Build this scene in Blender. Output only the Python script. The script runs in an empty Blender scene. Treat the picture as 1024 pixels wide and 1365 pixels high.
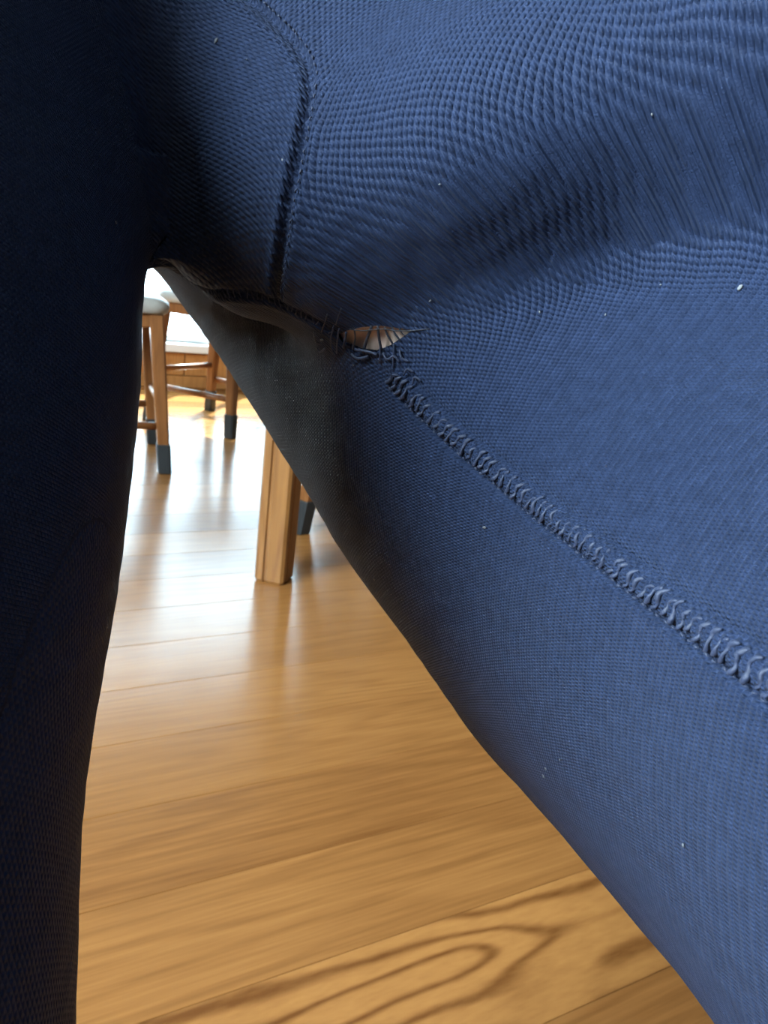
import bpy, bmesh, math, random
import numpy as np
from mathutils import Vector, Matrix
random.seed(7)
RNG = np.random.default_rng(7)
SC = bpy.context.scene
COL = SC.collection

# ------------------------------------------------------------------ camera, world, light, exposure
CAM_H = 0.60
YAW = math.radians(-30.0)          # the room (planks, walls) is turned 30 degrees against the view
PITCH = math.radians(16.4)
ROLL = math.radians(7.0)
FPX = 1025.0
cam_d = bpy.data.cameras.new('camera')
cam_d.sensor_fit = 'VERTICAL'
cam_d.sensor_height = 36.0
cam_d.lens = FPX / 1365.0 * 36.0
cam_d.clip_start = 0.01
cam_d.dof.use_dof = True
cam_d.dof.focus_distance = 0.155
cam_d.dof.aperture_fstop = 58.0
cam = bpy.data.objects.new('camera', cam_d)
COL.objects.link(cam)
SC.camera = cam
cp, sp, cr, sr = math.cos(PITCH), math.sin(PITCH), math.cos(ROLL), math.sin(ROLL)
FWD = np.array([0, cp, -sp]); UP0 = np.array([0, sp, cp]); RT0 = np.array([1.0, 0, 0])
UPV = cr * UP0 - sr * RT0
RTV = cr * RT0 + sr * UP0
RZ = np.array([[math.cos(YAW), -math.sin(YAW), 0], [math.sin(YAW), math.cos(YAW), 0], [0, 0, 1.0]])
m = np.eye(4)
m[:3, 0] = RZ @ RTV; m[:3, 1] = RZ @ UPV; m[:3, 2] = -(RZ @ FWD); m[:3, 3] = [0, 0, CAM_H]
cam.matrix_world = Matrix(m.tolist())

world = bpy.data.worlds.new('world')
SC.world = world
world.use_nodes = True
wn = world.node_tree.nodes; wl = world.node_tree.links
wn['Background'].inputs['Color'].default_value = (0.80, 0.91, 1.0, 1)
wn['Background'].inputs['Strength'].default_value = 68.0

def portal(name, loc, rot, sx, sy):
    l = bpy.data.lights.new(name, 'AREA'); l.shape = 'RECTANGLE'; l.size = sx; l.size_y = sy
    l.cycles.is_portal = True
    o = bpy.data.objects.new(name, l); COL.objects.link(o); o.location = loc; o.rotation_euler = rot
    return o
# the room in room axes: t = along the planks (x), n = towards the far window (y)
X0, X1, Y0, Y1, ZC = -1.8, 3.2, -2.9, 3.80, 2.8
WIN_FAR = (-0.55, 1.75, 0.215, 1.60)         # x0, x1, z0, z1 on the far wall
WIN_LEFT = (-0.60, 0.75, 0.92, 2.32)        # y0, y1, z0, z1 on the left wall
portal('daylight_far_window', ((WIN_FAR[0]+WIN_FAR[1])/2, Y1+.02, (WIN_FAR[2]+WIN_FAR[3])/2), (math.radians(-90), 0, 0), WIN_FAR[1]-WIN_FAR[0], WIN_FAR[3]-WIN_FAR[2])
portal('daylight_left_window', (X0-.02, (WIN_LEFT[0]+WIN_LEFT[1])/2, (WIN_LEFT[2]+WIN_LEFT[3])/2), (0, math.radians(-90), 0), WIN_LEFT[3]-WIN_LEFT[2], WIN_LEFT[1]-WIN_LEFT[0])

sun_d = bpy.data.lights.new('sun', 'SUN'); sun_d.energy = 130.0; sun_d.angle = math.radians(1.2); sun_d.color = (1.0, .93, .80)
sun = bpy.data.objects.new('sun', sun_d); COL.objects.link(sun)
sun.rotation_euler = Vector((-.42, -.62, -.70)).to_track_quat('-Z', 'Y').to_euler()

SC.view_settings.view_transform = 'Standard'
SC.view_settings.look = 'None'
SC.view_settings.gamma = 1.0
SC.view_settings.use_curve_mapping = False
SC.view_settings.exposure = 0.12

# ------------------------------------------------------------------ helpers
def room(p):                        # view-aligned ground coordinates -> room axes
    return RZ @ np.asarray(p, float)

def tag(o, label=None, cat=None, group=None, kind=None):
    if label: o['label'] = label
    if cat: o['category'] = cat
    if group: o['group'] = group
    if kind: o['kind'] = kind
    return o

def link(name, me, mat=None, parent=None):
    o = bpy.data.objects.new(name, me)
    COL.objects.link(o)
    if mat is not None and not me.materials: me.materials.append(mat)
    if parent is not None: o.parent = parent
    return o

def empty(name, loc=(0, 0, 0), rz=0):
    o = bpy.data.objects.new(name, None); COL.objects.link(o)
    o.location = loc; o.rotation_euler = (0, 0, rz); o.empty_display_size = .05
    return o

def bm_box(bm, x0, x1, y0, y1, z0, z1, bev=0.0, seg=1):
    g = bmesh.ops.create_cube(bm, size=1)
    vs = g['verts']
    for v in vs:
        v.co = Vector((x0 + (x1-x0)*(v.co.x+.5), y0 + (y1-y0)*(v.co.y+.5), z0 + (z1-z0)*(v.co.z+.5)))
    if bev:
        es = list({e for v in vs for e in v.link_edges})
        bmesh.ops.bevel(bm, geom=es, offset=bev, segments=seg, affect='EDGES', profile=.5)
    return vs

def box_mesh(name, *a, bev=0.0, seg=1, smooth=False):
    bm = bmesh.new(); bm_box(bm, *a, bev=bev, seg=seg)
    me = bpy.data.meshes.new(name); bm.to_mesh(me); bm.free()
    if smooth: me.shade_smooth()
    return me

def loft(sections, closed_ends=True):
    """sections: list of rings (same length) -> bmesh"""
    bm = bmesh.new(); rows = [[bm.verts.new(p) for p in s] for s in sections]
    n = len(rows[0])
    for a, b in zip(rows[:-1], rows[1:]):
        for i in range(n):
            bm.faces.new((a[i], a[(i+1) % n], b[(i+1) % n], b[i]))
    if closed_ends:
        bm.faces.new(rows[0][::-1]); bm.faces.new(rows[-1])
    bmesh.ops.recalc_face_normals(bm, faces=bm.faces)
    return bm

def tube_mesh(name, pts, radii, n=6):
    pts = [Vector(p) for p in pts]
    rings = []
    nrm = None
    for i, p in enumerate(pts):
        t = (pts[min(i+1, len(pts)-1)] - pts[max(i-1, 0)]).normalized()
        if nrm is None: nrm = t.orthogonal().normalized()
        nrm = (nrm - t*nrm.dot(t)).normalized(); b = t.cross(nrm)
        r = radii[i] if hasattr(radii, '__len__') else radii
        rings.append([p + nrm*(r*math.cos(2*math.pi*k/n)) + b*(r*math.sin(2*math.pi*k/n)) for k in range(n)])
    bm = loft(rings); me = bpy.data.meshes.new(name); bm.to_mesh(me); bm.free(); me.shade_smooth()
    return me

# ------------------------------------------------------------------ materials
def mat_base(name):
    mt = bpy.data.materials.new(name); mt.use_nodes = True
    nt = mt.node_tree; b = nt.nodes['Principled BSDF']
    return mt, nt, b
class NT:
    def __init__(s, nt): s.nt = nt
    def n(s, typ, **kw):
        nd = s.nt.nodes.new(typ)
        for k, v in kw.items(): setattr(nd, k, v)
        return nd
    def l(s, a, b): s.nt.links.new(a, b)
    def math(s, op, a, b=None, c=None):
        nd = s.n('ShaderNodeMath', operation=op)
        for i, v in enumerate((a, b, c)):
            if v is None: continue
            if isinstance(v, (int, float)): nd.inputs[i].default_value = v
            else: s.l(v, nd.inputs[i])
        return nd.outputs[0]
    def mix(s, f, a, b):
        nd = s.n('ShaderNodeMix', data_type='RGBA')
        for i, v in ((0, f), (6, a), (7, b)):
            if isinstance(v, (int, float)): nd.inputs[i].default_value = v
            elif isinstance(v, tuple): nd.inputs[i].default_value = (*v, 1) if len(v) == 3 else v
            else: s.l(v, nd.inputs[i])
        return nd.outputs[2]
    def ramp(s, f, stops):
        nd = s.n('ShaderNodeValToRGB'); s.l(f, nd.inputs[0])
        e = nd.color_ramp.elements
        while len(e) < len(stops): e.new(.5)
        for el, (p, c) in zip(e, stops): el.position = p; el.color = (*c, 1)
        return nd.outputs[0]

def plain(name, col, rough=.5, spec=.5, noise=.0, scale=30):
    mt, nt, b = mat_base(name); N = NT(nt)
    b.inputs['Roughness'].default_value = rough; b.inputs['Specular IOR Level'].default_value = spec
    if noise:
        tc = N.n('ShaderNodeTexCoord'); nz = N.n('ShaderNodeTexNoise'); nz.inputs['Scale'].default_value = scale
        nz.inputs['Detail'].default_value = 5
        N.l(tc.outputs['Object'], nz.inputs['Vector'])
        lo = tuple(c*(1-noise) for c in col); hi = tuple(min(1, c*(1+noise)) for c in col)
        N.l(N.ramp(nz.outputs['Fac'], [(.3, lo), (.7, hi)]), b.inputs['Base Color'])
    else:
        b.inputs['Base Color'].default_value = (*col, 1)
    return mt

def wood(name, dark, light, rough, along=(1, 14, 14), figure=0.5, coat=0.0, spec=.5, rand=.25, bump=.0006, rings_n=58.0, ring_pow=1.6, grain=.55):
    mt, nt, b = mat_base(name); N = NT(nt)
    tc = N.n('ShaderNodeTexCoord'); oi = N.n('ShaderNodeObjectInfo')
    off = N.n('ShaderNodeVectorMath', operation='SCALE'); off.inputs[0].default_value = (7.3, 3.1, 5.7)
    N.l(oi.outputs['Random'], off.inputs['Scale'])
    ad = N.n('ShaderNodeVectorMath', operation='ADD'); N.l(tc.outputs['Object'], ad.inputs[0]); N.l(off.outputs[0], ad.inputs[1])
    mp = N.n('ShaderNodeMapping'); mp.inputs['Scale'].default_value = along; N.l(ad.outputs[0], mp.inputs['Vector'])
    # cathedral figure: contour lines of a stretched noise
    n1 = N.n('ShaderNodeTexNoise'); n1.inputs['Scale'].default_value = 1.0; n1.inputs['Detail'].default_value = 1.5; n1.inputs['Roughness'].default_value = .4
    N.l(mp.outputs[0], n1.inputs['Vector'])
    rings = N.math('SINE', N.math('MULTIPLY', n1.outputs['Fac'], rings_n))
    rings = N.math('MULTIPLY_ADD', rings, .5, .5)
    rings = N.math('POWER', rings, ring_pow)
    # fine grain
    mp2 = N.n('ShaderNodeMapping'); mp2.inputs['Scale'].default_value = tuple(a*9 if a > 2 else a*4 for a in along); N.l(ad.outputs[0], mp2.inputs['Vector'])
    n2 = N.n('ShaderNodeTexNoise'); n2.inputs['Scale'].default_value = 2.0; n2.inputs['Detail'].default_value = 6
    N.l(mp2.outputs[0], n2.inputs['Vector'])
    n3 = N.n('ShaderNodeTexNoise'); n3.inputs['Scale'].default_value = 2.2; n3.inputs['Detail'].default_value = 3
    N.l(ad.outputs[0], n3.inputs['Vector'])
    f = N.math('MULTIPLY', rings, figure)
    f = N.math('MULTIPLY_ADD', n2.outputs['Fac'], grain, f)
    f = N.math('MULTIPLY_ADD', n3.outputs['Fac'], .35, f)
    f = N.math('MULTIPLY_ADD', oi.outputs['Random'], rand, f)
    mid = tuple((a+c)/2 for a, c in zip(dark, light))
    colr = N.ramp(f, [(.25, light), (.62, mid), (1.0, dark)])
    N.l(colr, b.inputs['Base Color'])
    b.inputs['Specular IOR Level'].default_value = spec
    rg = N.math('MULTIPLY_ADD', n2.outputs['Fac'], .12, rough-.06); N.l(rg, b.inputs['Roughness'])
    if coat:
        b.inputs['Coat Weight'].default_value = coat; b.inputs['Coat Roughness'].default_value = .12
    bp = N.n('ShaderNodeBump'); bp.inputs['Strength'].default_value = .25; bp.inputs['Distance'].default_value = bump
    N.l(n2.outputs['Fac'], bp.inputs['Height']); N.l(bp.outputs[0], b.inputs['Normal'])
    return mt

M = {}
M['floor'] = wood('oak_floor', (.165, .062, .016), (.40, .180, .052), .22, along=(1.3, 15, 15), figure=.12, rand=.38, spec=.25)
M['floor_fig'] = wood('oak_floor_figured', (.135, .048, .012), (.40, .180, .052), .22, along=(2.6, 11, 11), figure=.55, rand=.03, spec=.25, rings_n=64.0, ring_pow=3.0, grain=.40)
M['sub'] = plain('subfloor', (.10, .06, .03), .9)
M['wall'] = plain('wall_paint', (.17, .15, .13), .85, noise=.03)
M['ceil'] = plain('ceiling_paint', (.26, .25, .23), .9, noise=.02)
M['wains'] = wood('wainscot_wood', (.33, .13, .035), (.56, .27, .085), .4, along=(14, 14, 1.6), figure=.2)
M['stool'] = wood('stool_wood', (.13, .045, .013), (.27, .110, .034), .34, along=(14, 14, 1.6), figure=.2, rand=.1)
M['table'] = wood('table_wood', (.155, .062, .016), (.34, .160, .047), .36, along=(14, 14, 1.6), figure=.25, rand=.1)
M['cap'] = plain('rubber_cap', (.018, .023, .026), .55)
M['pad'] = plain('grey_leather', (.34, .33, .30), .35, noise=.08, scale=60)
M['white'] = plain('white_gloss_paint', (.82, .84, .85), .35)

def glass_mat(name='window_glass', tint=(.95, .98, .98)):
    mt = bpy.data.materials.new(name); mt.use_nodes = True
    nt = mt.node_tree; N = NT(nt)
    for nd in list(nt.nodes): nt.nodes.remove(nd)
    out = N.n('ShaderNodeOutputMaterial'); tr = N.n('ShaderNodeBsdfTransparent'); gl = N.n('ShaderNodeBsdfGlossy')
    tr.inputs['Color'].default_value = (*tint, 1)
    gl.inputs['Roughness'].default_value = .02
    mx = N.n('ShaderNodeMixShader'); mx.inputs[0].default_value = .05; N.l(tr.outputs[0], mx.inputs[1]); N.l(gl.outputs[0], mx.inputs[2])
    N.l(mx.outputs[0], out.inputs['Surface'])
    return mt
M['glass'] = glass_mat()
M['glass_far'] = glass_mat('daylight_dimming_glass', (.42, .475, .495))  # dark tint added to the far panes to dim the daylight and floor glare

def skin_mat():
    mt, nt, b = mat_base('skin'); N = NT(nt)
    tc = N.n('ShaderNodeTexCoord'); nz = N.n('ShaderNodeTexNoise'); nz.inputs['Scale'].default_value = 260; nz.inputs['Detail'].default_value = 4
    N.l(tc.outputs['Object'], nz.inputs['Vector'])
    N.l(N.ramp(nz.outputs['Fac'], [(.3, (.76, .55, .45)), (.7, (.84, .66, .56))]), b.inputs['Base Color'])
    b.inputs['Roughness'].default_value = .5
    b.inputs['Subsurface Weight'].default_value = .0
    bp = N.n('ShaderNodeBump'); bp.inputs['Strength'].default_value = .4; bp.inputs['Distance'].default_value = .0003
    N.l(nz.outputs['Fac'], bp.inputs['Height']); N.l(bp.outputs[0], b.inputs['Normal'])
    return mt
M['skin'] = skin_mat()

NAVY = (.0158, .0262, .060)
def knit_mat():
    """ribbed navy knit: two thread directions from the fabric coordinates stored on the mesh"""
    mt, nt, b = mat_base('navy_knit'); N = NT(nt)
    def att(nm):
        a = N.n('ShaderNodeAttribute', attribute_name=nm); s = N.n('ShaderNodeSeparateXYZ'); N.l(a.outputs['Vector'], s.inputs[0]); return s.outputs
    A, B, G = att('fabric_a'), att('fabric_b'), att('fabric_c')
    below = N.math('LESS_THAN', A[2], 0.0)
    left = N.math('LESS_THAN', B[2], 0.0)
    def sel(i):
        top = N.n('ShaderNodeMix', data_type='FLOAT'); N.l(left, top.inputs[0]); N.l(A[i], top.inputs[2]); N.l(G[i], top.inputs[3])
        al = N.n('ShaderNodeMix', data_type='FLOAT'); N.l(below, al.inputs[0]); N.l(top.outputs[0], al.inputs[2]); N.l(B[i], al.inputs[3])
        return al.outputs[0]
    u0, v0 = sel(0), sel(1)
    tc = N.n('ShaderNodeTexCoord')
    nz = N.n('ShaderNodeTexNoise'); nz.inputs['Scale'].default_value = 420; nz.inputs['Detail'].default_value = 2
    N.l(tc.outputs['Object'], nz.inputs['Vector'])
    sepn = N.n('ShaderNodeSeparateColor'); N.l(nz.outputs['Color'], sepn.inputs[0])
    u = N.math('MULTIPLY_ADD', N.math('SUBTRACT', sepn.outputs[0], .5), .26, u0)
    v = N.math('MULTIPLY_ADD', N.math('SUBTRACT', sepn.outputs[1], .5), .26, v0)
    cu = N.math('COSINE', N.math('MULTIPLY', u, math.pi))
    cv = N.math('COSINE', N.math('MULTIPLY', v, 2*math.pi))
    stag = N.math('MULTIPLY', cu, cv)                                # staggered loops
    wale = N.math('ABSOLUTE', cu)                                    # columns
    row = N.math('MULTIPLY_ADD', cv, .5, .5)
    h = N.math('MULTIPLY', stag, .42)
    h = N.math('MULTIPLY_ADD', wale, .60, h)
    h = N.math('MULTIPLY_ADD', row, .16, h)
    nz2 = N.n('ShaderNodeTexNoise'); nz2.inputs['Scale'].default_value = 2600; nz2.inputs['Detail'].default_value = 3
    N.l(tc.outputs['Object'], nz2.inputs['Vector'])
    h = N.math('MULTIPLY_ADD', nz2.outputs['Fac'], .35, h)
    bp = N.n('ShaderNodeBump'); bp.inputs['Strength'].default_value = 1.0; bp.inputs['Distance'].default_value = .00050
    N.l(h, bp.inputs['Height']); N.l(bp.outputs[0], b.inputs['Normal'])
    N.l(N.ramp(nz.outputs['Fac'], [(.3, tuple(c*.85 for c in NAVY)), (.7, tuple(c*1.15 for c in NAVY))]), b.inputs['Base Color'])
    b.inputs['Roughness'].default_value = .58
    b.inputs['Specular IOR Level'].default_value = .10
    b.inputs['Sheen Weight'].default_value = .035
    b.inputs['Sheen Roughness'].default_value = .35
    b.inputs['Sheen Tint'].default_value = (.55, .68, 1, 1)
    return mt
M['knit'] = knit_mat()
def thread_mat(name, col, rough=.6):
    mt, nt, b = mat_base(name); N = NT(nt)
    tc = N.n('ShaderNodeTexCoord'); wv = N.n('ShaderNodeTexNoise'); wv.inputs['Scale'].default_value = 2400
    N.l(tc.outputs['Object'], wv.inputs['Vector'])
    N.l(N.ramp(wv.outputs['Fac'], [(.3, tuple(c*.7 for c in col)), (.7, tuple(c*1.3 for c in col))]), b.inputs['Base Color'])
    bp = N.n('ShaderNodeBump'); bp.inputs['Strength'].default_value = .6; bp.inputs['Distance'].default_value = .0002
    N.l(wv.outputs['Fac'], bp.inputs['Height']); N.l(bp.outputs[0], b.inputs['Normal'])
    b.inputs['Roughness'].default_value = rough
    b.inputs['Sheen Weight'].default_value = .05
    b.inputs['Sheen Tint'].default_value = (.6, .7, 1, 1)
    return mt
M['thread'] = thread_mat('navy_thread', (.017, .027, .060))
M['thread_dark'] = thread_mat('dark_thread', (.018, .020, .032))
M['lint'] = plain('pale_lint', (.14, .15, .16), .9)
M['shirt'] = plain('grey_shirt', (.10, .10, .11), .9, noise=.1, scale=200)

# ------------------------------------------------------------------ the room
def structure(name, me, mat, parent=None):
    o = link(name, me, mat, parent)
    if parent is None: o['kind'] = 'structure'
    return o
floor_o = structure('floor', box_mesh('floor', X0-.1, X1+.1, Y0-.1, Y1+.1, -.12, -.018), M['sub'])
floor_o['label'] = 'glossy honey oak plank floor'
PW, L2 = .132, .490
plank_cache = {}
k0 = int(math.floor((Y0 - L2) / PW)); k1 = int(math.ceil((Y1 - L2) / PW))
for k in range(k0, k1):
    ya, yb = max(Y0, L2 + k*PW), min(Y1, L2 + (k+1)*PW)
    if yb - ya < .01: continue
    # boards of varied length, end joints staggered
    cuts = [X0]
    x = X0 + .9 + 1.3*random.random()
    while x < X1 - .4:
        if not (-.9 < x < 1.3 and -.2 < (ya+yb)/2 < 1.9): cuts.append(x)
        x += 1.5 + .9*random.random()
    cuts.append(X1)
    for a, b_ in zip(cuts[:-1], cuts[1:]):
        key = (round(b_-a, 3), round(yb-ya, 4))
        hx, hy = (b_-a)/2 - .0002, (yb-ya)/2 - .0002
        me = plank_cache.get(key)
        if me is None:
            me = plank_cache[key] = box_mesh('plank', -hx, hx, -hy, hy, -.018, 0, bev=.0006, seg=1)
        o = bpy.data.objects.new('plank', me); COL.objects.link(o); o.parent = floor_o
        if not me.materials: me.materials.append(M['floor'])
        if k == -1: o.material_slots[0].link = 'OBJECT'; o.material_slots[0].material = M['floor_fig']
        o.location = ((a+b_)/2, (ya+yb)/2, 0)

def wall_with_hole(name, axis, pos0, pos1, a0, a1, hole):
    """axis 'y': wall plane spans x; axis 'x': wall plane spans y. Four pieces round the opening, one mesh."""
    bm = bmesh.new()
    h0, h1, z0, z1 = hole
    rects = [(a0, h0, 0, ZC), (h1, a1, 0, ZC), (h0, h1, 0, z0), (h0, h1, z1, ZC)]
    for (p, q, r, s) in rects:
        if axis == 'y': bm_box(bm, p, q, pos0, pos1, r, s)
        else: bm_box(bm, pos0, pos1, p, q, r, s)
    me = bpy.data.meshes.new(name); bm.to_mesh(me); bm.free()
    return me
structure('wall_far', wall_with_hole('wall_far', 'y', Y1, Y1+.15, X0, X1, WIN_FAR), M['wall'])
structure('wall_left', wall_with_hole('wall_left', 'x', X0-.15, X0, Y0-.15, Y1+.15, WIN_LEFT), M['wall'])
structure('wall_right', box_mesh('wall_right', X1, X1+.15, Y0-.15, Y1+.15, 0, ZC), M['wall'])
structure('wall_near', box_mesh('wall_near', X0, X1, Y0-.15, Y0, 0, ZC), M['wall'])
structure('ceiling', box_mesh('ceiling', X0-.15, X1+.15, Y0-.15, Y1+.15, ZC, ZC+.1), M['ceil'])

# wainscot boards under the far window
wz = WIN_FAR[2] - .045
tr = empty('trim_1', (0, Y1, 0)); tr['kind'] = 'structure'; tr['label'] = 'orange wood panelling under the far window'
bw = .23
nb = int((X1-X0)/bw)
bme = box_mesh('board', -bw/2+.002, bw/2-.002, -.018, 0, .06, wz-.004, bev=.003)
for i in range(nb):
    o = link('board', bme, M['wains'], tr); o.location = (X0 + bw*(i+.5) + .01, 0, 0)
o = link('rail', box_mesh('rail', X0, X1, -.026, -.0005, 0, .058, bev=.004), M['wains'], tr)

def window(name, axis, hole, nx, nz, face, depth, label, glass):
    h0, h1, z0, z1 = hole
    root = empty(name, (0, 0, 0)); root['kind'] = 'structure'; root['label'] = label
    def put(nm, a, b, c, d, e0, e1, mat, bev=.004):
        if axis == 'y': me = box_mesh(nm, a, b, face+e0, face+e1, c, d, bev=bev)
        else: me = box_mesh(nm, face-e1, face-e0, a, b, c, d, bev=bev)
        return link(nm, me, mat, root)
    fw = .045
    put('frame', h0, h0+fw, z0, z1, .02, depth, M['white']); put('frame', h1-fw, h1, z0, z1, .02, depth, M['white'])
    put('frame', h0+fw, h1-fw, z1-fw, z1, .02, depth, M['white']); put('frame', h0+fw, h1-fw, z0, z0+.03, .02, depth, M['white'])
    put('sill', h0-.06, h1+.06, z0-.040, z0-.001, -.07, .019, M['white'])
    gx0, gx1, gz0, gz1 = h0+fw, h1-fw, z0+.03, z1-fw
    mw = .022
    for i in range(1, nx):
        x = gx0 + (gx1-gx0)*i/nx; put('mullion', x-mw/2, x+mw/2, gz0, gz1, .035, depth-.02, M['white'], .002)
    for j in range(1, nz):
        z = gz0 + (gz1-gz0)*j/nz
        for i in range(nx):
            xa = gx0 + (gx1-gx0)*i/nx + mw/2; xb = gx0 + (gx1-gx0)*(i+1)/nx - mw/2
            put('muntin', xa, xb, z-.010, z+.010, .04, depth-.025, M['white'], .002)
    for i in range(nx):
        for j in range(nz):
            xa = gx0 + (gx1-gx0)*i/nx; xb = gx0 + (gx1-gx0)*(i+1)/nx
            za = gz0 + (gz1-gz0)*j/nz; zb = gz0 + (gz1-gz0)*(j+1)/nz
            put('pane', xa+mw/2, xb-mw/2, za+.010, zb-.010, depth/2, depth/2+.004, glass, 0)
    return root
window('window_1', 'y', WIN_FAR, 7, 2, Y1, .09, 'bright far window with white frame above the wood panelling', M['glass_far'])
window('window_2', 'x', WIN_LEFT, 4, 2, X0, .09, 'white framed window in the side wall', M['glass'])

# ------------------------------------------------------------------ stools, table
def make_stool():
    r = empty('stool')
    FP, TP_, SH = .19, .155, .445          # half footprint, half spacing at the top, leg length
    def corner(sx, sy, z):
        k = FP + (TP_-FP)*z/SH
        return Vector((sx*k, sy*k, z))
    for sx, sy in ((1, -1), (1, 1), (-1, 1), (-1, -1)):
        def ring(z, hw):
            c = corner(sx, sy, z); ch = hw*.28
            return [c+Vector(q) for q in ((hw, -hw+ch, 0), (hw, hw-ch, 0), (hw-ch, hw, 0), (-hw+ch, hw, 0), (-hw, hw-ch, 0), (-hw, -hw+ch, 0), (-hw+ch, -hw, 0), (hw-ch, -hw, 0))]
        bm = loft([ring(.078, .0165), ring(.25, .0185), ring(SH, .0195)])
        me = bpy.data.meshes.new('leg'); bm.to_mesh(me); bm.free()
        lg = link('leg', me, M['stool'], r)
        bm = loft([ring(0, .0165), ring(.003, .0185), ring(.083, .0195), ring(.085, .0185)])
        me = bpy.data.meshes.new('foot_cap'); bm.to_mesh(me); bm.free()
        link('foot_cap', me, M['cap'], lg)
    def rung(a, b, z, hz=.011, hy=.0085):
        p, q = corner(*a, z), corner(*b, z); d = (q-p).normalized(); s = Vector((0, 0, 1)).cross(d)
        p = p + d*.017; q = q - d*.017
        rings = []
        for t in (p, p+(q-p)*.5, q):
            rings.append([t + s*hy*math.cos(w)*1.0 + Vector((0, 0, hz*math.sin(w))) for w in [2*math.pi*i/10 for i in range(10)]])
        bm = loft(rings); me = bpy.data.meshes.new('rung'); bm.to_mesh(me); bm.free(); me.shade_smooth()
        link('rung', me, M['stool'], r)
    rung((1, -1), (-1, -1), .135); rung((1, 1), (-1, 1), .135)
    rung((1, -1), (1, 1), .195); rung((-1, -1), (-1, 1), .195)
    for sx, sy, ax in ((0, -1, 0), (0, 1, 0), (1, 0, 1), (-1, 0, 1)):
        k = TP_+.003
        if ax == 0: me = box_mesh('apron', -k+.018, k-.018, sy*k-.009, sy*k+.009, .408, .444, bev=.003)
        else: me = box_mesh('apron', sx*k-.009, sx*k+.009, -k+.018, k-.018, .408, .444, bev=.003)
        link('apron', me, M['stool'], r)
    # padded seat with rounded corners and edge
    rings = []
    for z, ins in ((.446, .012), (.452, .003), (.466, 0), (.478, .003), (.487, .012), (.492, .03), (.494, .07)):
        hw = .192 - ins; rc = .05
        ring = []
        for cx, cy, a0 in ((1, 1, 0), (-1, 1, 90), (-1, -1, 180), (1, -1, 270)):
            for j in range(6):
                a = math.radians(a0 + 90*j/5); ring.append(Vector((cx*(hw-rc)+rc*math.cos(a), cy*(hw-rc)+rc*math.sin(a), z)))
        rings.append(ring)
    bm = loft(rings); me = bpy.data.meshes.new('seat_pad'); bm.to_mesh(me); bm.free(); me.shade_smooth()
    link('seat_pad', me, M['pad'], r)
    return r

def copy_tree(o, parent=None):
    c = o.copy(); COL.objects.link(c); c.parent = parent
    for ch in list(o.children): copy_tree(ch, c)
    return c

proto = make_stool()
# (ground point of the named corner in view axes, direction of the stool's own x axis in degrees in view axes, corner signs)
def place(o, foot, ang, corner, label):
    a = math.radians(ang); c, s = math.cos(a), math.sin(a)
    off = np.array([c*corner[0]*.19 - s*corner[1]*.19, s*corner[0]*.19 + c*corner[1]*.19])
    ctr = np.array(foot) - off
    w = room([ctr[0], ctr[1], 0])
    o.location = w.tolist(); o.rotation_euler = (0, 0, a + YAW)
    tag(o, label, 'stool', 'wooden stools with dark foot caps')
place(proto, (-.650, 2.165), 23, (1, -1), 'wooden stool whose grey padded seat shows at the top of the gap')
spots = [((-.590, 2.745), -23, (1, -1), 'wooden stool farther back before the panelling, two legs and two rungs showing'),
         ((-.196, 1.775), 45, (-1, 1), 'wooden stool half hidden behind the table leg, only a dark foot cap showing')]
copies = [copy_tree(proto) for _ in spots]
for o, sp_ in zip(copies, spots): place(o, *sp_)

def make_table():
    c0 = np.array([-.207, 1.462, 0]); a = math.radians(-14)
    w = room(c0)
    r = empty('dining_table', w.tolist(), a + YAW)
    hw = .031
    LX, LY = .95, .80
    def leg_mesh():
        # square post, chamfered, with one vertical groove near the left of each face
        pts = []
        def face(dx, dy, nx_, ny_):
            # walk along a face from start to end; d = direction, n = outward normal
            g0, g1, gd = -.011, -.006, .004
            seq = [(-hw+.005, 0), (g0-.002, 0), (g0, -gd), (g1, -gd), (g1+.002, 0), (hw-.005, 0)]
            for t, dep in seq:
                pts.append((dx*t + nx_*(hw+dep), dy*t + ny_*(hw+dep)))
        face(1, 0, 0, -1); face(0, 1, 1, 0); face(-1, 0, 0, 1); face(0, -1, -1, 0)
        rings = [[Vector((x*k, y*k, z)) for x, y in pts] for z, k in ((0, .90), (.006, 1.0), (.70, 1.04))]
        bm = loft(rings); me = bpy.data.meshes.new('leg'); bm.to_mesh(me); bm.free(); return me
    me = leg_mesh()
    for x, y in ((0, 0), (LX, 0), (LX, LY), (0, LY)):
        o = link('leg', me, M['table'], r); o.location = (x, y, 0)
    link('table_top', box_mesh('table_top', -.10, LX+.10, -.10, LY+.10, .702, .735, bev=.006, seg=2), M['table'], r)
    for (x0, x1, y0, y1) in ((.035, LX-.035, -.012, .012), (.035, LX-.035, LY-.012, LY+.012), (-.012, .012, .035, LY-.035), (LX-.012, LX+.012, .035, LY-.035)):
        link('apron', box_mesh('apron', x0, x1, y0, y1, .60, .7015, bev=.002), M['table'], r)
    tag(r, 'light brown wooden table, one grooved square leg on the floor beside the thigh', 'table')
    return r
make_table()

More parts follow.
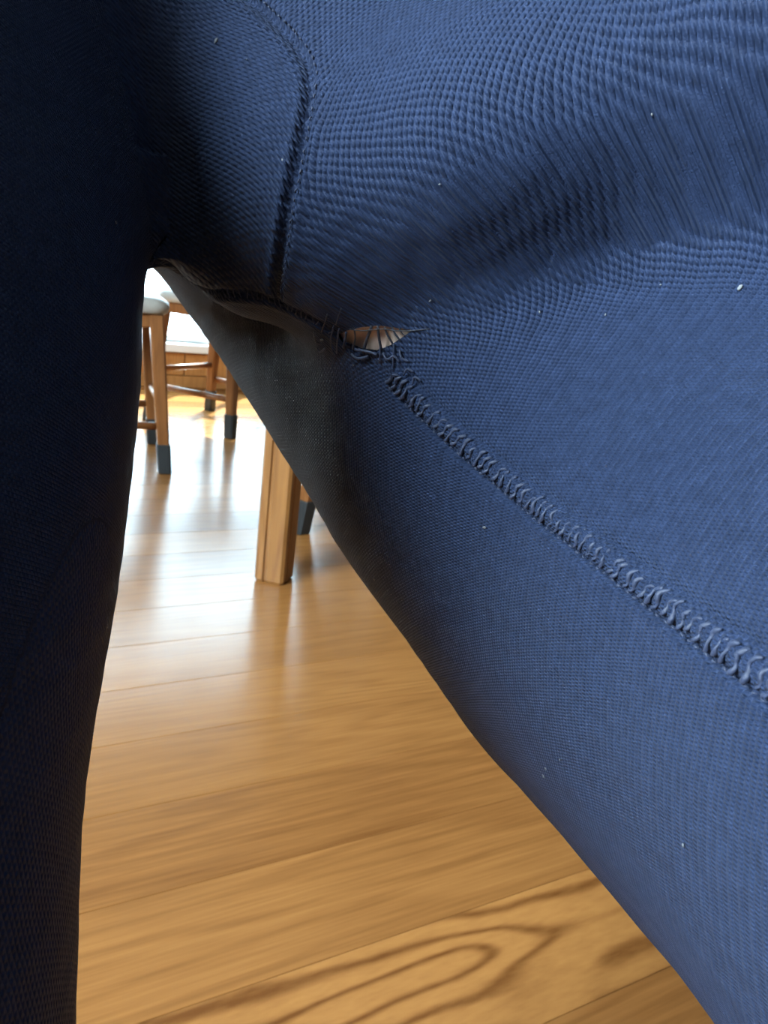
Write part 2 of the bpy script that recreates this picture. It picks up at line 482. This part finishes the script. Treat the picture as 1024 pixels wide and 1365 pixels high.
# ------------------------------------------------------------------ the person: pelvis, thighs, shins, feet as one smooth surface
# nodes (x, y, z, radius) in view axes; the finished meshes are turned with the room
R_TH = [[0.0337, 0.3092, 0.6579, 0.0807], [0.0799, 0.2704, 0.596, 0.081], [0.0962, 0.2082, 0.5447, 0.0831], [0.1246, 0.1412, 0.5413, 0.0788], [0.137, 0.0844, 0.5472, 0.0763], [0.15, 0.035, 0.5481, 0.0734], [0.1632, -0.0113, 0.5471, 0.0706], [0.1763, -0.0563, 0.5457, 0.0679]]
L_TH = [[-0.1792, 0.2454, 0.6957, 0.0794], [-0.1598, 0.1849, 0.6258, 0.0808], [-0.142, 0.1459, 0.5736, 0.0806], [-0.1322, 0.1111, 0.5264, 0.0764], [-0.1169, 0.0717, 0.4598, 0.0725], [-0.1011, 0.0309, 0.391, 0.0682]]
PERI = [[0.0313, 0.2357, 0.5639, 0.0611], [-0.0634, 0.3128, 0.5985, 0.0277]]
MOUND = [[-0.0216, 0.2114, 0.6439, 0.025], [0.0156, 0.2425, 0.7085, 0.0522], [-0.0317, 0.3319, 0.7713, 0.09]]
CREST = [[-0.0169, 0.1950, 0.6183, 0.0285], [0.0168, 0.1735, 0.6330, 0.0180], [0.0711, 0.1505, 0.6530, 0.0285], [0.105, 0.235, 0.690, 0.045]]
GROIN = [[-0.0402, 0.2030, 0.6031, 0.014], [-0.0637, 0.2133, 0.6135, 0.011]]
L_SHIN = [[L_TH[-1][0], L_TH[-1][1], L_TH[-1][2], .062], [-.115, .095, .30, .060], [-.128, .155, .19, .048], [-.140, .205, .075, .036]]
R_SHIN = [[R_TH[-1][0], R_TH[-1][1], R_TH[-1][2], .062], [.215, -.055, .38, .060], [.225, -.02, .22, .047], [.232, .015, .075, .036]]
L_FOOT = [[-.140, .215, .045, .036], [-.143, .12, .034, .030], [-.146, .03, .022, .020]]
R_FOOT = [[.232, .025, .045, .036], [.245, -.07, .034, .030], [.257, -.16, .022, .020]]
TORSO_A = [[-.110, .335, .80, .098], [-.095, .350, .93, .086], [-.100, .340, 1.08, .098], [-.100, .320, 1.22, .085]]
TORSO_B = [[.010, .345, .80, .102], [.005, .355, .93, .086], [.015, .345, 1.08, .098], [.015, .325, 1.22, .085]]
HIP = [[.088, .318, .685, .092], [.030, .340, .80, .102]]
GLUTE = [[.065, .40, .690, .098], [-.135, .375, .725, .095]]

def rcone(p, a, b):
    r1, r2 = a[3], b[3]
    pa0 = np.array(a[:3]); ba = np.array(b[:3]) - pa0
    l2 = ba @ ba; rr = r1 - r2; a2 = l2 - rr*rr; il2 = 1/l2
    pa = p - pa0; y = pa @ ba; z = y - l2
    q = pa*l2 - y[:, None]*ba
    x2 = (q*q).sum(-1); y2 = y*y*l2; z2 = z*z*l2
    k = np.sign(rr)*rr*rr*x2
    c1 = np.sign(z)*a2*z2 > k
    c2 = np.sign(y)*a2*y2 < k
    d3 = (np.sqrt(np.maximum(x2*a2*il2, 0)) + y*rr)*il2 - r1
    return np.where(c1, np.sqrt(x2+z2)*il2 - r2, np.where(c2, np.sqrt(x2+y2)*il2 - r1, d3))
def smin(a, b, k):
    h = np.maximum(k - np.abs(a-b), 0)/k
    return np.minimum(a, b) - h*h*k*.25
def chain(p, A, k=.03):
    d = None
    for a, b in zip(A[:-1], A[1:]):
        e = rcone(p, a, b)
        d = e if d is None else smin(d, e, k)
    return d
def sdf(p):
    d = rcone(p, R_TH[0], L_TH[0])
    d = smin(d, chain(p, PERI), .03); d = smin(d, chain(p, MOUND), .04); d = smin(d, chain(p, CREST), .03)
    lo = chain(p, R_TH); ll = chain(p, L_TH)
    lo = smin(lo, chain(p, R_SHIN), .02); ll = smin(ll, chain(p, L_SHIN), .02)
    lo = smin(lo, chain(p, R_FOOT), .025); ll = smin(ll, chain(p, L_FOOT), .025)
    d = smin(d, lo, .03); d = smin(d, ll, .03)
    t = smin(chain(p, TORSO_A), chain(p, TORSO_B), .04)
    t = smin(t, rcone(p, HIP[0], HIP[1]), .04)
    t = smin(t, rcone(p, GLUTE[0], GLUTE[1]), .05)
    return smin(smin(d, t, .03), rcone(p, GROIN[0], GROIN[1]), .012)
def grad(p, e=2e-4):
    g = np.zeros_like(p)
    for k in ((1, -1, -1), (-1, -1, 1), (-1, 1, -1), (1, 1, 1)):
        k = np.array(k, float); g += k[None]*sdf(p + e*k)[:, None]
    return g/(np.linalg.norm(g, axis=1, keepdims=True)+1e-12)

GRID = {}
def surface_nets(lo, hi, h, off=0.0):
    ax = [np.arange(lo[i], hi[i]+h, h) for i in range(3)]
    nx, ny, nz = map(len, ax)
    if h not in GRID:
        P = np.stack(np.meshgrid(*ax, indexing='ij'), -1)
        C_ = P[::4, ::4, ::4]; D = sdf(C_.reshape(-1, 3)).reshape(C_.shape[:3])
        D = D.repeat(4, 0).repeat(4, 1).repeat(4, 2)[:nx, :ny, :nz].copy()     # lower corner of each block
        near = np.abs(D) < .075
        D[near] = sdf(P[near]); GRID[h] = D
    V = GRID[h] + off
    S = V < 0
    cs = np.zeros((nx-1, ny-1, nz-1), int)
    for i in (0, 1):
        for j in (0, 1):
            for k in (0, 1): cs += S[i:nx-1+i, j:ny-1+j, k:nz-1+k]
    act = (cs > 0) & (cs < 8)
    idx = -np.ones(act.shape, int); I = np.argwhere(act); idx[act] = np.arange(len(I))
    verts = np.array(lo) + (I + .5)*h
    quads = []
    for d in range(3):
        e1, e2 = (d+1) % 3, (d+2) % 3
        sa = [slice(1, -1)]*3; sa[d] = slice(0, -1)
        sb = [slice(1, -1)]*3; sb[d] = slice(1, None)
        A_, B_ = S[tuple(sa)], S[tuple(sb)]
        W = np.argwhere(A_ != B_)
        flip = A_[tuple(W.T)]
        W = W + 1; W[:, d] -= 1
        def cell(o1, o2):
            c = W.copy(); c[:, e1] -= o1; c[:, e2] -= o2
            return idx[c[:, 0], c[:, 1], c[:, 2]]
        q = np.stack([cell(1, 1), cell(0, 1), cell(0, 0), cell(1, 0)], 1)
        q[~flip] = q[~flip][:, ::-1]
        quads.append(q)
    Q = np.concatenate(quads); Q = Q[(Q >= 0).all(1)]
    return verts, Q
def subdivide(V, Q, extra=()):
    E = np.sort(np.stack([Q, np.roll(Q, -1, 1)], -1).reshape(-1, 2), 1)
    ue, inv = np.unique(E, axis=0, return_inverse=True); inv = inv.reshape(-1, 4)
    n0, ne = len(V), len(ue)
    def up(A): return np.concatenate([A, A[ue].mean(1), A[Q].mean(1)])
    m_ = n0 + inv; c = n0 + ne + np.arange(len(Q))
    out = [np.stack([Q[:, i], m_[:, i], c, m_[:, (i-1) % 4]], 1) for i in range(4)]
    return up(V), np.concatenate(out), [up(A) for A in extra]
def compact(V, Q, extra=()):
    u, inv = np.unique(Q, return_inverse=True)
    return V[u], inv.reshape(Q.shape), [A[u] for A in extra]
def project(V, off, it=2):
    for _ in range(it):
        g = grad(V); V = V - (sdf(V)+off)[:, None]*g
    return V, grad(V)

LO, HI = (-.36, -.30, -.02), (.42, .56, 1.34)
V0, Q0 = surface_nets(LO, HI, .0085)
V0, G0 = project(V0, 0.0, 3)
Bv, Bq = surface_nets(LO, HI, .0085, .0016)
Bv, _g = project(Bv, .0016, 3)

CAMP = np.array([0, 0, CAM_H])
def pix(P):
    c = P - CAMP; z = c @ FWD
    return 512 + FPX*(c @ RTV)/z, 682.5 - FPX*(c @ UPV)/z, z
def on_skin(points):
    """points of the leggings' surface seen along given view directions (pixel pairs of the 1024x1365 frame)"""
    q = np.asarray(points, float)
    d = np.outer((q[:, 0]-512)/FPX, RTV) - np.outer((q[:, 1]-682.5)/FPX, UPV) + FWD
    d /= np.linalg.norm(d, axis=1, keepdims=True)
    t = np.full(len(q), .05)
    for _ in range(80): t = t + np.clip(sdf(CAMP + d*t[:, None]), -.01, .05)*.9
    return CAMP + d*t[:, None]

# seam lines on the cloth
def smooth_line(P, step):
    P = np.asarray(P); out = []
    n = len(P)
    for i in range(n-1):
        p0, p1, p2, p3 = P[max(i-1, 0)], P[i], P[i+1], P[min(i+2, n-1)]
        for t in np.linspace(0, 1, 12, endpoint=False):
            out.append(.5*((2*p1) + (p2-p0)*t + (2*p0-5*p1+4*p2-p3)*t*t + (3*p1-p0-3*p2+p3)*t**3))
    out.append(P[-1]); out = np.array(out)
    s = np.concatenate([[0], np.cumsum(np.linalg.norm(np.diff(out, axis=0), axis=1))])
    ss = np.arange(0, s[-1], step)
    return np.stack([np.interp(ss, s, out[:, i]) for i in range(3)], 1)
INSEAM_PX = [(196, 349), (250, 374), (310, 392), (365, 403), (420, 430), (470, 464), (520, 503), (560, 541), (620, 596), (700, 663), (780, 724), (860, 786), (940, 846), (1024, 910), (1110, 975)]
CENTRE_PX = [(366, 402), (372, 340), (383, 262), (398, 190), (411, 120), (409, 92), (392, 62), (360, 28), (325, -2), (270, -45)]
def snap(P, it=2):
    for _ in range(it): P = P - sdf(P)[:, None]*grad(P)
    return P
INSEAM = snap(smooth_line(on_skin(INSEAM_PX), .0006))
CENTRE = snap(smooth_line(on_skin(CENTRE_PX), .0006))
def line_field(P, LN, NR):
    """signed distance to a line on the surface, and the length along it"""
    best = np.full(len(P), 1e9); sd = np.zeros(len(P)); arc = np.zeros(len(P))
    step = 10
    pts = LN[::step]
    T = np.gradient(LN, axis=0); T /= np.linalg.norm(T, axis=1, keepdims=True)
    S = np.cross(T, grad(LN)); S /= np.linalg.norm(S, axis=1, keepdims=True)
    s = np.concatenate([[0], np.cumsum(np.linalg.norm(np.diff(LN, axis=0), axis=1))])
    for i in range(len(pts)-1):
        a, b = pts[i], pts[i+1]; ba = b-a
        t = ((P-a) @ ba)/(ba @ ba)
        lo_, hi_ = (-1e9 if i == 0 else 0), (1e9 if i == len(pts)-2 else 1)
        t = np.clip(t, lo_, hi_)
        w = P - a - t[:, None]*ba
        d = np.linalg.norm(w, axis=1); mk = d < best
        j = min(i*step + step//2, len(LN)-1)
        sg = np.sign(w @ S[j])
        best[mk] = d[mk]; sd[mk] = (d*sg)[mk]; arc[mk] = (s[i*step] + t*np.linalg.norm(ba))[mk]
    return sd, arc
HOLE_PX = [(449, 449), (462, 441), (480, 436), (505, 434), (530, 437), (550, 440), (533, 452), (519, 461), (500, 468), (478, 468), (458, 460)]
HOLE = on_skin(HOLE_PX)
HC = HOLE.mean(0); HN = grad(HC[None])[0]
H1 = HOLE[5] - HOLE[0]; H1 -= HN*(H1 @ HN); H1 /= np.linalg.norm(H1); H2 = np.cross(HN, H1)
HP = np.stack([(HOLE-HC) @ H1, (HOLE-HC) @ H2], 1)
def in_hole(P, grow=0.0):
    x, y, z = (P-HC) @ H1, (P-HC) @ H2, (P-HC) @ HN
    ins = np.zeros(len(P), bool); n = len(HP)
    poly = HP*(1+grow)
    for i in range(n):
        (xa, ya), (xb, yb) = poly[i], poly[(i+1) % n]
        c = ((ya > y) != (yb > y)) & (x < (xb-xa)*(y-ya)/(yb-ya+1e-15) + xa)
        ins ^= c
    return ins & (np.abs(z) < .01)

# cloth surface in three densities
keep = np.ones(len(Q0), bool)
fc = V0[Q0].mean(1)
keep &= (fc[:, 2] > .085) & (fc[:, 2] < .96)
legQ, shirtQ = Q0[keep], Q0[fc[:, 2] >= .955]
V2, Q2, (G2,) = subdivide(V0, legQ, (G0,))
V2, G2 = project(V2, 0, 1)
fc = V2[Q2].mean(1); gx, gy, gz = pix(fc); facing = (grad(fc)*(CAMP-fc)).sum(1)/np.linalg.norm(CAMP-fc, axis=1)
inview = (gx > -120) & (gx < 1150) & (gy > -120) & (gy < 1480) & (gz > 0) & (gz < .34) & (facing > -.35)
nearhole = np.linalg.norm(fc-HC, axis=1) < .014
def refine(Q, n):
    V, Q, (G,) = compact(V2, Q, (G2,))
    for _ in range(n):
        V, Q, (G,) = subdivide(V, Q, (G,))
    G = G/np.linalg.norm(G, axis=1, keepdims=True)
    if n: 
        V = V - np.concatenate([sdf(c) for c in np.array_split(V, max(1, len(V)//60000))])[:, None]*G
    return V, Q, G
parts = [refine(Q2[inview & nearhole], 5), refine(Q2[inview & ~nearhole], 3), refine(Q2[~inview], 1)]
offs = np.cumsum([0] + [len(p[0]) for p in parts])
CV = np.concatenate([p[0] for p in parts]); CG = np.concatenate([p[2] for p in parts])
CQ = np.concatenate([p[1] + o for p, o in zip(parts, offs)])

nv = offs[2]                        # the part of the cloth that faces the camera side
s_in, a_in, s_ce, a_ce = [np.full(len(CV), v) for v in (1.0, 0.0, 1.0, 0.0)]
s_in[:nv], a_in[:nv] = line_field(CV[:nv], INSEAM, CG)
s_ce[:nv], a_ce[:nv] = line_field(CV[:nv], CENTRE, CG)
# signs: s_in > 0 above the inseam, s_ce > 0 on the right of the centre seam
ref = on_skin([(750, 500), (750, 900), (600, 200), (280, 200)])
r_in, _ = line_field(ref, INSEAM, None); r_ce, _ = line_field(ref, CENTRE, None)
if r_in[0] < 0: s_in[:nv] = -s_in[:nv]
if r_ce[2] < 0: s_ce[:nv] = -s_ce[:nv]
# well away from the seam the side is plain: under the seam line or over it
bx, by, _z = pix(CV[:nv]); ix_, iy_, _z = pix(INSEAM)
over = by < np.interp(bx, ix_, iy_)
far_ = np.abs(s_in[:nv]) > .006
s_in[:nv] = np.where(far_, np.where(over, 1, -1)*np.abs(s_in[:nv]), s_in[:nv])
dL = chain(CV, L_TH); dR = chain(CV, R_TH)
onL = (dL < .0035) & (CV[:, 0] < -.05)

# relief: flat overlocked ridge on the inseam, rolled edge and groove on the centre seam
def bump_(x, w): return np.exp(-(x/w)**2)
first = np.zeros(len(CV), bool); first[:offs[2]] = True
vis = first*np.where(CV[:, 0] < -.05, np.clip((dL - .004)/.010, 0, 1), 1.0)
pxx, pxy, _z = pix(CV)
sew = np.clip((pxx - 512)/40, 0, 1)                    # inseam to the right of the tear
disp = np.zeros(len(CV))
ridge = .00075*np.clip(1.15 - np.abs((s_in - .0006)/.0019)**3, 0, 1)*sew
groove = -.0012*bump_(s_in + .0026, .00050)*sew - .00045*bump_(s_in - .0032, .0006)*sew
wob = .00016*np.sin(a_in*2*math.pi/.0021 + 1.2*np.sin(a_in*900))*bump_(s_in, .0018)*sew
left = 1 - np.clip((pxx - 420)/60, 0, 1)
opn = -.0009*bump_(s_in - .0004, .0012)*left + .0004*bump_(s_in + .0022, .0012)*left
mid_ = np.clip(1 - np.abs(pxx - 490)/90, 0, 1)
opn = opn - .0004*bump_(s_in, .0016)*mid_
disp += ridge + groove + wob + opn
above = np.clip((s_in + .0005)/.004, 0, 1)
puck = 1 + .45*np.sin(a_ce*2*math.pi/.0026 + .8*np.sin(a_ce*500))
disp += above*(-.0011*bump_(s_ce - .0006, .0012) + .0007*puck*bump_(s_ce + .0014, .0011) + .0003*bump_(s_ce - .0030, .0012))
# gentle cloth unevenness
disp = disp*vis
disp += .00012*np.sin(CV[:, 0]*410 + 3*np.sin(CV[:, 2]*170))*np.sin(CV[:, 2]*380 + 2*np.sin(CV[:, 0]*150))
CV = CV + CG*disp[:, None]

# cut the tear
qc = CV[CQ].mean(1)
CQ = CQ[~in_hole(qc)]
# turned-in rim round the tear
nh = offs[1]
He = CQ[(CQ < nh).all(1)]
E_ = np.stack([He, np.roll(He, -1, 1)], -1).reshape(-1, 2)
key = np.sort(E_, 1); uq, inv, cnt = np.unique(key, axis=0, return_inverse=True, return_counts=True)
be = E_[(cnt[inv.ravel()] == 1)]
nearb = in_hole(CV[be].mean(1), .35)
be = be[nearb]
bv = np.unique(be); mp_ = {int(a): len(CV)+i for i, a in enumerate(bv)}
rim = CV[bv] - CG[bv]*.0011 - ((CV[bv]-HC) - HN*((CV[bv]-HC) @ HN)[:, None])*(-.03)
CV = np.concatenate([CV, rim]); CG = np.concatenate([CG, CG[bv]])
s_in, s_ce, onL = [np.concatenate([A, A[bv]]) for A in (s_in, s_ce, onL)]
rq = np.array([[a, mp_[int(a)], mp_[int(b)], b] for a, b in be])
CQ = np.concatenate([CQ, rq[:, ::-1]])

# fabric coordinates (in thread periods)
def cyl(P, A, B, ps, pt, twist=0.0, ref=(0, 0, 1.0), grow=0.0):
    A, B = np.array(A[:3]), np.array(B[:3]); d = (B-A)/np.linalg.norm(B-A)
    e1 = np.array(ref) - d*(np.array(ref) @ d); e1 /= np.linalg.norm(e1); e2 = np.cross(d, e1)
    w = P - A; s = w @ d; x = w @ e1; y = w @ e2
    s = s - grow*np.maximum(s, 0)**2
    th = np.arctan2(y, x); r = .078
    a, b = s*math.cos(twist) + th*r*math.sin(twist), -s*math.sin(twist) + th*r*math.cos(twist)
    return a/ps, b/pt
uA, vA = cyl(CV, R_TH[2], R_TH[7], .00080, .00068, math.radians(4), (-.7, -.5, .2), 1.2)
uB, vB = cyl(CV, R_TH[2], R_TH[7], .00084, .00062, math.radians(-9), (-.7, -.5, .2), 1.0)
uL, vL = cyl(CV, L_TH[1], L_TH[5], .00068, .00078, 0, (-1, 0, 0))
uB = np.where(onL, uL, uB); vB = np.where(onL, vL, vB)
w_ = CV - np.array(MOUND[0][:3]); ix, iy = w_ @ RTV, -(w_ @ UPV)
ang = math.radians(37)
uG = (-ix*math.sin(ang) + iy*math.cos(ang) - .0035*np.exp(-np.abs(s_ce)/.006))/.00085
vG = (ix*math.cos(ang) + iy*math.sin(ang))/.0023
FA = np.stack([uA, vA, np.where(onL, -1.0, s_in*100)], 1)
FB = np.stack([uB, vB, s_ce*100], 1)
FC = np.stack([uG, vG, np.zeros(len(uG))], 1)

def np_mesh(name, V, Q, mat, smooth=True):
    me = bpy.data.meshes.new(name)
    me.vertices.add(len(V)); me.vertices.foreach_set('co', np.asarray(V, np.float32).ravel())
    me.loops.add(len(Q)*4); me.loops.foreach_set('vertex_index', np.asarray(Q, np.int32).ravel())
    me.polygons.add(len(Q)); me.polygons.foreach_set('loop_start', np.arange(0, len(Q)*4, 4, dtype=np.int32))
    me.update(calc_edges=True); me.validate()
    if smooth: me.shade_smooth()
    me.materials.append(mat)
    return me
def fix_orientation(V, Q):
    n = np.cross(V[Q[:, 1]] - V[Q[:, 0]], V[Q[:, 2]] - V[Q[:, 0]])
    g = grad(V[Q[::101]].mean(1))
    return Q if (n[::101]*g).sum() > 0 else Q[:, ::-1]
person = link('person', np_mesh('person', *(lambda v, q: (v, fix_orientation(v, q)))(Bv, Bq), M['skin']))
person.rotation_euler = (0, 0, YAW)
tag(person, 'person in navy knit leggings, thighs apart, with a small tear in the inseam', 'person')
CQ = fix_orientation(CV, CQ)
leg_me = np_mesh('leggings', CV, CQ, M['knit'])
for nm, A in (('fabric_a', FA), ('fabric_b', FB), ('fabric_c', FC)):
    at = leg_me.attributes.new(nm, 'FLOAT_VECTOR', 'POINT'); at.data.foreach_set('vector', A.astype(np.float32).ravel())
leggings = link('leggings', leg_me, None, person)
leggings['label'] = 'dark navy ribbed knit leggings with overlocked seams'
SV, SQ, _e = compact(V0 + G0*.006, shirtQ)
link('shirt', np_mesh('shirt', SV, fix_orientation(SV, SQ), M['shirt']), None, person)

# ------------------------------------------------------------------ stitches, loose threads, lint
def frames(LN):
    s = np.concatenate([[0], np.cumsum(np.linalg.norm(np.diff(LN, axis=0), axis=1))])
    T = np.gradient(LN, axis=0); T /= np.linalg.norm(T, axis=1, keepdims=True)
    Nn = grad(LN); S = np.cross(Nn, T); S /= np.linalg.norm(S, axis=1, keepdims=True)
    return s, T, S, Nn
def at_arc(LN, fr, a):
    s, T, S, Nn = fr; i = int(np.clip(np.searchsorted(s, a), 0, len(LN)-1))
    return LN[i], T[i], S[i], Nn[i]
sI, tI, SI, nI = frI = frames(INSEAM)
# make the side vector point above the inseam
if (SI[len(SI)//2] @ (ref[0]-INSEAM[len(INSEAM)//2])) < 0: SI = -SI; frI = (sI, tI, SI, nI)
sC, tC, SCc, nC = frC = frames(CENTRE)
if (SCc[len(SCc)//3] @ (ref[2]-CENTRE[len(CENTRE)//3])) < 0: SCc = -SCc; frC = (sC, tC, SCc, nC)

def stitch_variant(seed):
    """one overlock stitch: thick thread wrapped over the ridge, x along the seam, y across, z out of the cloth"""
    r = random.Random(seed); mm = .001
    pts, rad = [], []
    n = 14
    for i in range(n):
        t = i/(n-1)
        y = (-1.75 + 4.0*t)*mm
        x = (-.55 + 1.5*t + .42*math.sin(t*math.pi*2 + r.uniform(-.4, .4)) + r.uniform(-.06, .06))*mm
        z = (.05 + .40*math.sin(math.pi*min(1, t*1.05)) + .18*math.sin(t*math.pi*3 + seed))*mm
        if t > .86: x += .5*mm*(t-.86)/.14*r.uniform(.2, 1)
        pts.append((x, y, z)); rad.append((.36 + .12*math.sin(t*7 + seed*1.7))*mm*(1 if 0 < i < n-1 else .5))
    return tube_mesh('stitch', pts, rad, 7)
variants = [stitch_variant(i) for i in range(6)]
def knot_variant(seed):
    r = random.Random(seed); mm = .001
    pts = [(-.5*mm, 0, .05*mm), (-.25*mm, .05*mm, .3*mm), (.0, .22*mm*r.uniform(-1, 1), .42*mm), (.3*mm, 0, .28*mm), (.55*mm, -.05*mm, 0)]
    return tube_mesh('stitch', pts, [.16*mm, .24*mm, .26*mm, .24*mm, .14*mm], 6)
knots = [knot_variant(i) for i in range(4)]
def ladder_variant(seed):
    r = random.Random(seed); mm = .001
    w = r.uniform(-.35, .35)*mm
    pts = [(0, -1.9*mm, -.1*mm), (w*.3, -1.1*mm, .25*mm), (w, 0, .15*mm), (w*1.2, .9*mm, -.15*mm), (w*1.4, 1.5*mm, -.5*mm)]
    return tube_mesh('stitch', pts, [.12*mm, .17*mm, .15*mm, .15*mm, .12*mm], 6)
ladders = [ladder_variant(i) for i in range(5)]
def put_piece(me, mat, P, T, S, Nn, jit=0.0, rot=0.0, scale=1.0, name='stitch'):
    if not me.materials: me.materials.append(mat)
    o = bpy.data.objects.new(name, me); COL.objects.link(o); o.parent = leggings
    T2 = T*math.cos(rot) + S*math.sin(rot); S2 = -T*math.sin(rot) + S*math.cos(rot)
    # keep a right-handed frame
    if np.cross(T2, S2) @ Nn < 0: T2 = -T2
    mm_ = np.eye(4); mm_[:3, 0] = T2*scale; mm_[:3, 1] = S2*scale; mm_[:3, 2] = Nn*scale; mm_[:3, 3] = P
    o.matrix_local = Matrix(mm_.tolist())
    return o
px_i, py_i, _ = pix(INSEAM)
a_tear1 = sI[np.argmin(np.abs(px_i - 522))]; a_tear0 = sI[np.argmin(np.abs(px_i - 440))]
a = a_tear1
i = 0
while a < sI[-1]:
    P, T, S, Nn = at_arc(INSEAM, frI, a)
    put_piece(variants[random.randrange(6)], M['thread'], P + Nn*.00042 + S*.0002*random.uniform(-1, 1), T, S, Nn, rot=random.uniform(-.26, .26), scale=random.uniform(.85, 1.08))
    a += .00215*random.uniform(.7, 1.3); i += 1
a = a_tear1 + .0006
while a < sI[-1]:
    P, T, S, Nn = at_arc(INSEAM, frI, a)
    put_piece(knots[random.randrange(4)], M['thread'], P - S*.0021 + Nn*.00005, T, S, Nn, rot=random.uniform(-.25, .25), scale=random.uniform(.7, .95))
    a += .00205
a = 0.001
while a < a_tear0:
    P, T, S, Nn = at_arc(INSEAM, frI, a)
    put_piece(ladders[random.randrange(5)], M['thread'], P - Nn*.0004, T, S, Nn, rot=random.uniform(-.25, .25), scale=random.uniform(.75, 1.0))
    a += .0016*random.uniform(.8, 1.3)
a = .004
while a < sC[-1] - .004:
    P, T, S, Nn = at_arc(CENTRE, frC, a)
    put_piece(knots[random.randrange(4)], M['thread'], P + S*.0019 + Nn*.0001, T, S, Nn, rot=random.uniform(-.3, .3), scale=random.uniform(.7, .95))
    a += .0019*random.uniform(.85, 1.15)

# loose threads across and round the tear (points on the cloth, lifted off it a little)
def thread(pts_px, lift, rad, mat):
    P, g = pts_px
    lf = np.array(lift)*.001
    P = P + g*lf[:, None]
    L_ = smooth_line(P, np.linalg.norm(P[-1]-P[0])/14 + 1e-6)
    return link('thread', tube_mesh('thread', L_.tolist(), rad*.001, 6), mat, leggings)
TD, TN = M['thread_dark'], M['thread']
LOOSE = [
    ([(496, 434), (491, 448), (485, 466)], (.1, .2, .0), 0.351, TD),
    ([(504, 434), (506, 450), (509, 468)], (.1, .3, .0), 0.324, TD),
    ([(513, 436), (518, 447), (524, 459)], (.1, .3, .0), 0.270, TD),
    ([(523, 436), (528, 445), (534, 454)], (.1, .3, .0), 0.243, TD),
    ([(532, 437), (536, 443), (541, 449)], (.1, .2, .0), .15, TD),
    ([(472, 436), (474, 450), (470, 466)], (.1, .2, .0), .22, TD),
    ([(466, 438), (485, 439), (510, 437), (530, 440), (552, 440), (575, 438)], (.2, .5, .5, .4, .3, .1), .13, TD),
    ([(462, 442), (461, 452), (458, 463)], (.2, .5, .1), .28, TN),
    ([(453, 436), (452, 450), (450, 470)], (.4, .9, .3), .20, TN),
    ([(437, 418), (434, 428), (429, 442)], (.2, .6, .2), .15, TD),
    ([(455, 410), (452, 420), (448, 432)], (.2, .6, .2), .14, TD),
    ([(446, 432), (443, 452), (447, 476)], (.4, .9, .3), .17, TN),
    ([(475, 464), (490, 466), (505, 472)], (.6, .8, .5), .36, TN),
    ([(470, 470), (480, 476), (494, 474)], (.5, .8, .4), .34, TN),
    ([(508, 462), (509, 472), (507, 484)], (.4, .8, .3), .20, TN),
    ([(526, 458), (527, 472), (525, 490)], (.4, .8, .3), .20, TN),
    ([(512, 470), (519, 478), (527, 474), (534, 482)], (.5, .9, .8, .4), .26, TN),
    ([(534, 466), (538, 476), (546, 482)], (.5, .9, .4), .24, TN),
    ([(420, 440), (424, 452), (432, 456)], (.4, .9, .4), .22, TN),
    ([(424, 462), (430, 466), (436, 462)], (.4, .9, .4), .24, TN),
    ([(540, 500), (546, 492), (553, 496)], (.6, 1.0, .5), .24, TN),
    ([(552, 512), (556, 503), (563, 508)], (.6, 1.0, .5), .24, TN),
]
all_p = on_skin([q for e in LOOSE for q in e[0]]); all_g = grad(all_p)
j = 0
for pts, lift, rad, mt in LOOSE:
    thread((all_p[j:j+len(pts)], all_g[j:j+len(pts)]), lift, rad, mt); j += len(pts)

def lint_mesh(seed):
    bm = bmesh.new(); bmesh.ops.create_icosphere(bm, subdivisions=2, radius=1)
    r = random.Random(seed)
    for v in bm.verts: v.co = v.co*(1 + r.uniform(-.25, .25)); v.co.x *= 1.7; v.co.z *= .55
    me = bpy.data.meshes.new('lint'); bm.to_mesh(me); bm.free(); me.materials.append(M['lint']); me.shade_smooth()
    return me
lints = [lint_mesh(i) for i in range(3)]
LINT = [(289, 55, .42), (330, 80, .16), (988, 384, .45), (647, 703, .32), (574, 400, .25), (720, 416, .2), (153, 297, .3), (430, 452, .45), (729, 1024, .28), (726, 1034, .3), (882, 380, .16), (378, 214, .3), (587, 245, .18), (870, 152, .2), (808, 420, .2), (913, 1126, .22), (748, 1012, .2), (500, 772, .25), (472, 486, .2)]
lp = on_skin([(a, b) for a, b, c in LINT]); lg = grad(lp)
for j, ((a, b, c), P, g) in enumerate(zip(LINT, lp, lg)):
    t = np.cross(g, [0, 0, 1.0]); t /= np.linalg.norm(t)
    put_piece(lints[j % 3], M['lint'], P + g*.0003, t, np.cross(g, t), g, rot=random.uniform(0, 3), scale=c*.0008, name='lint')
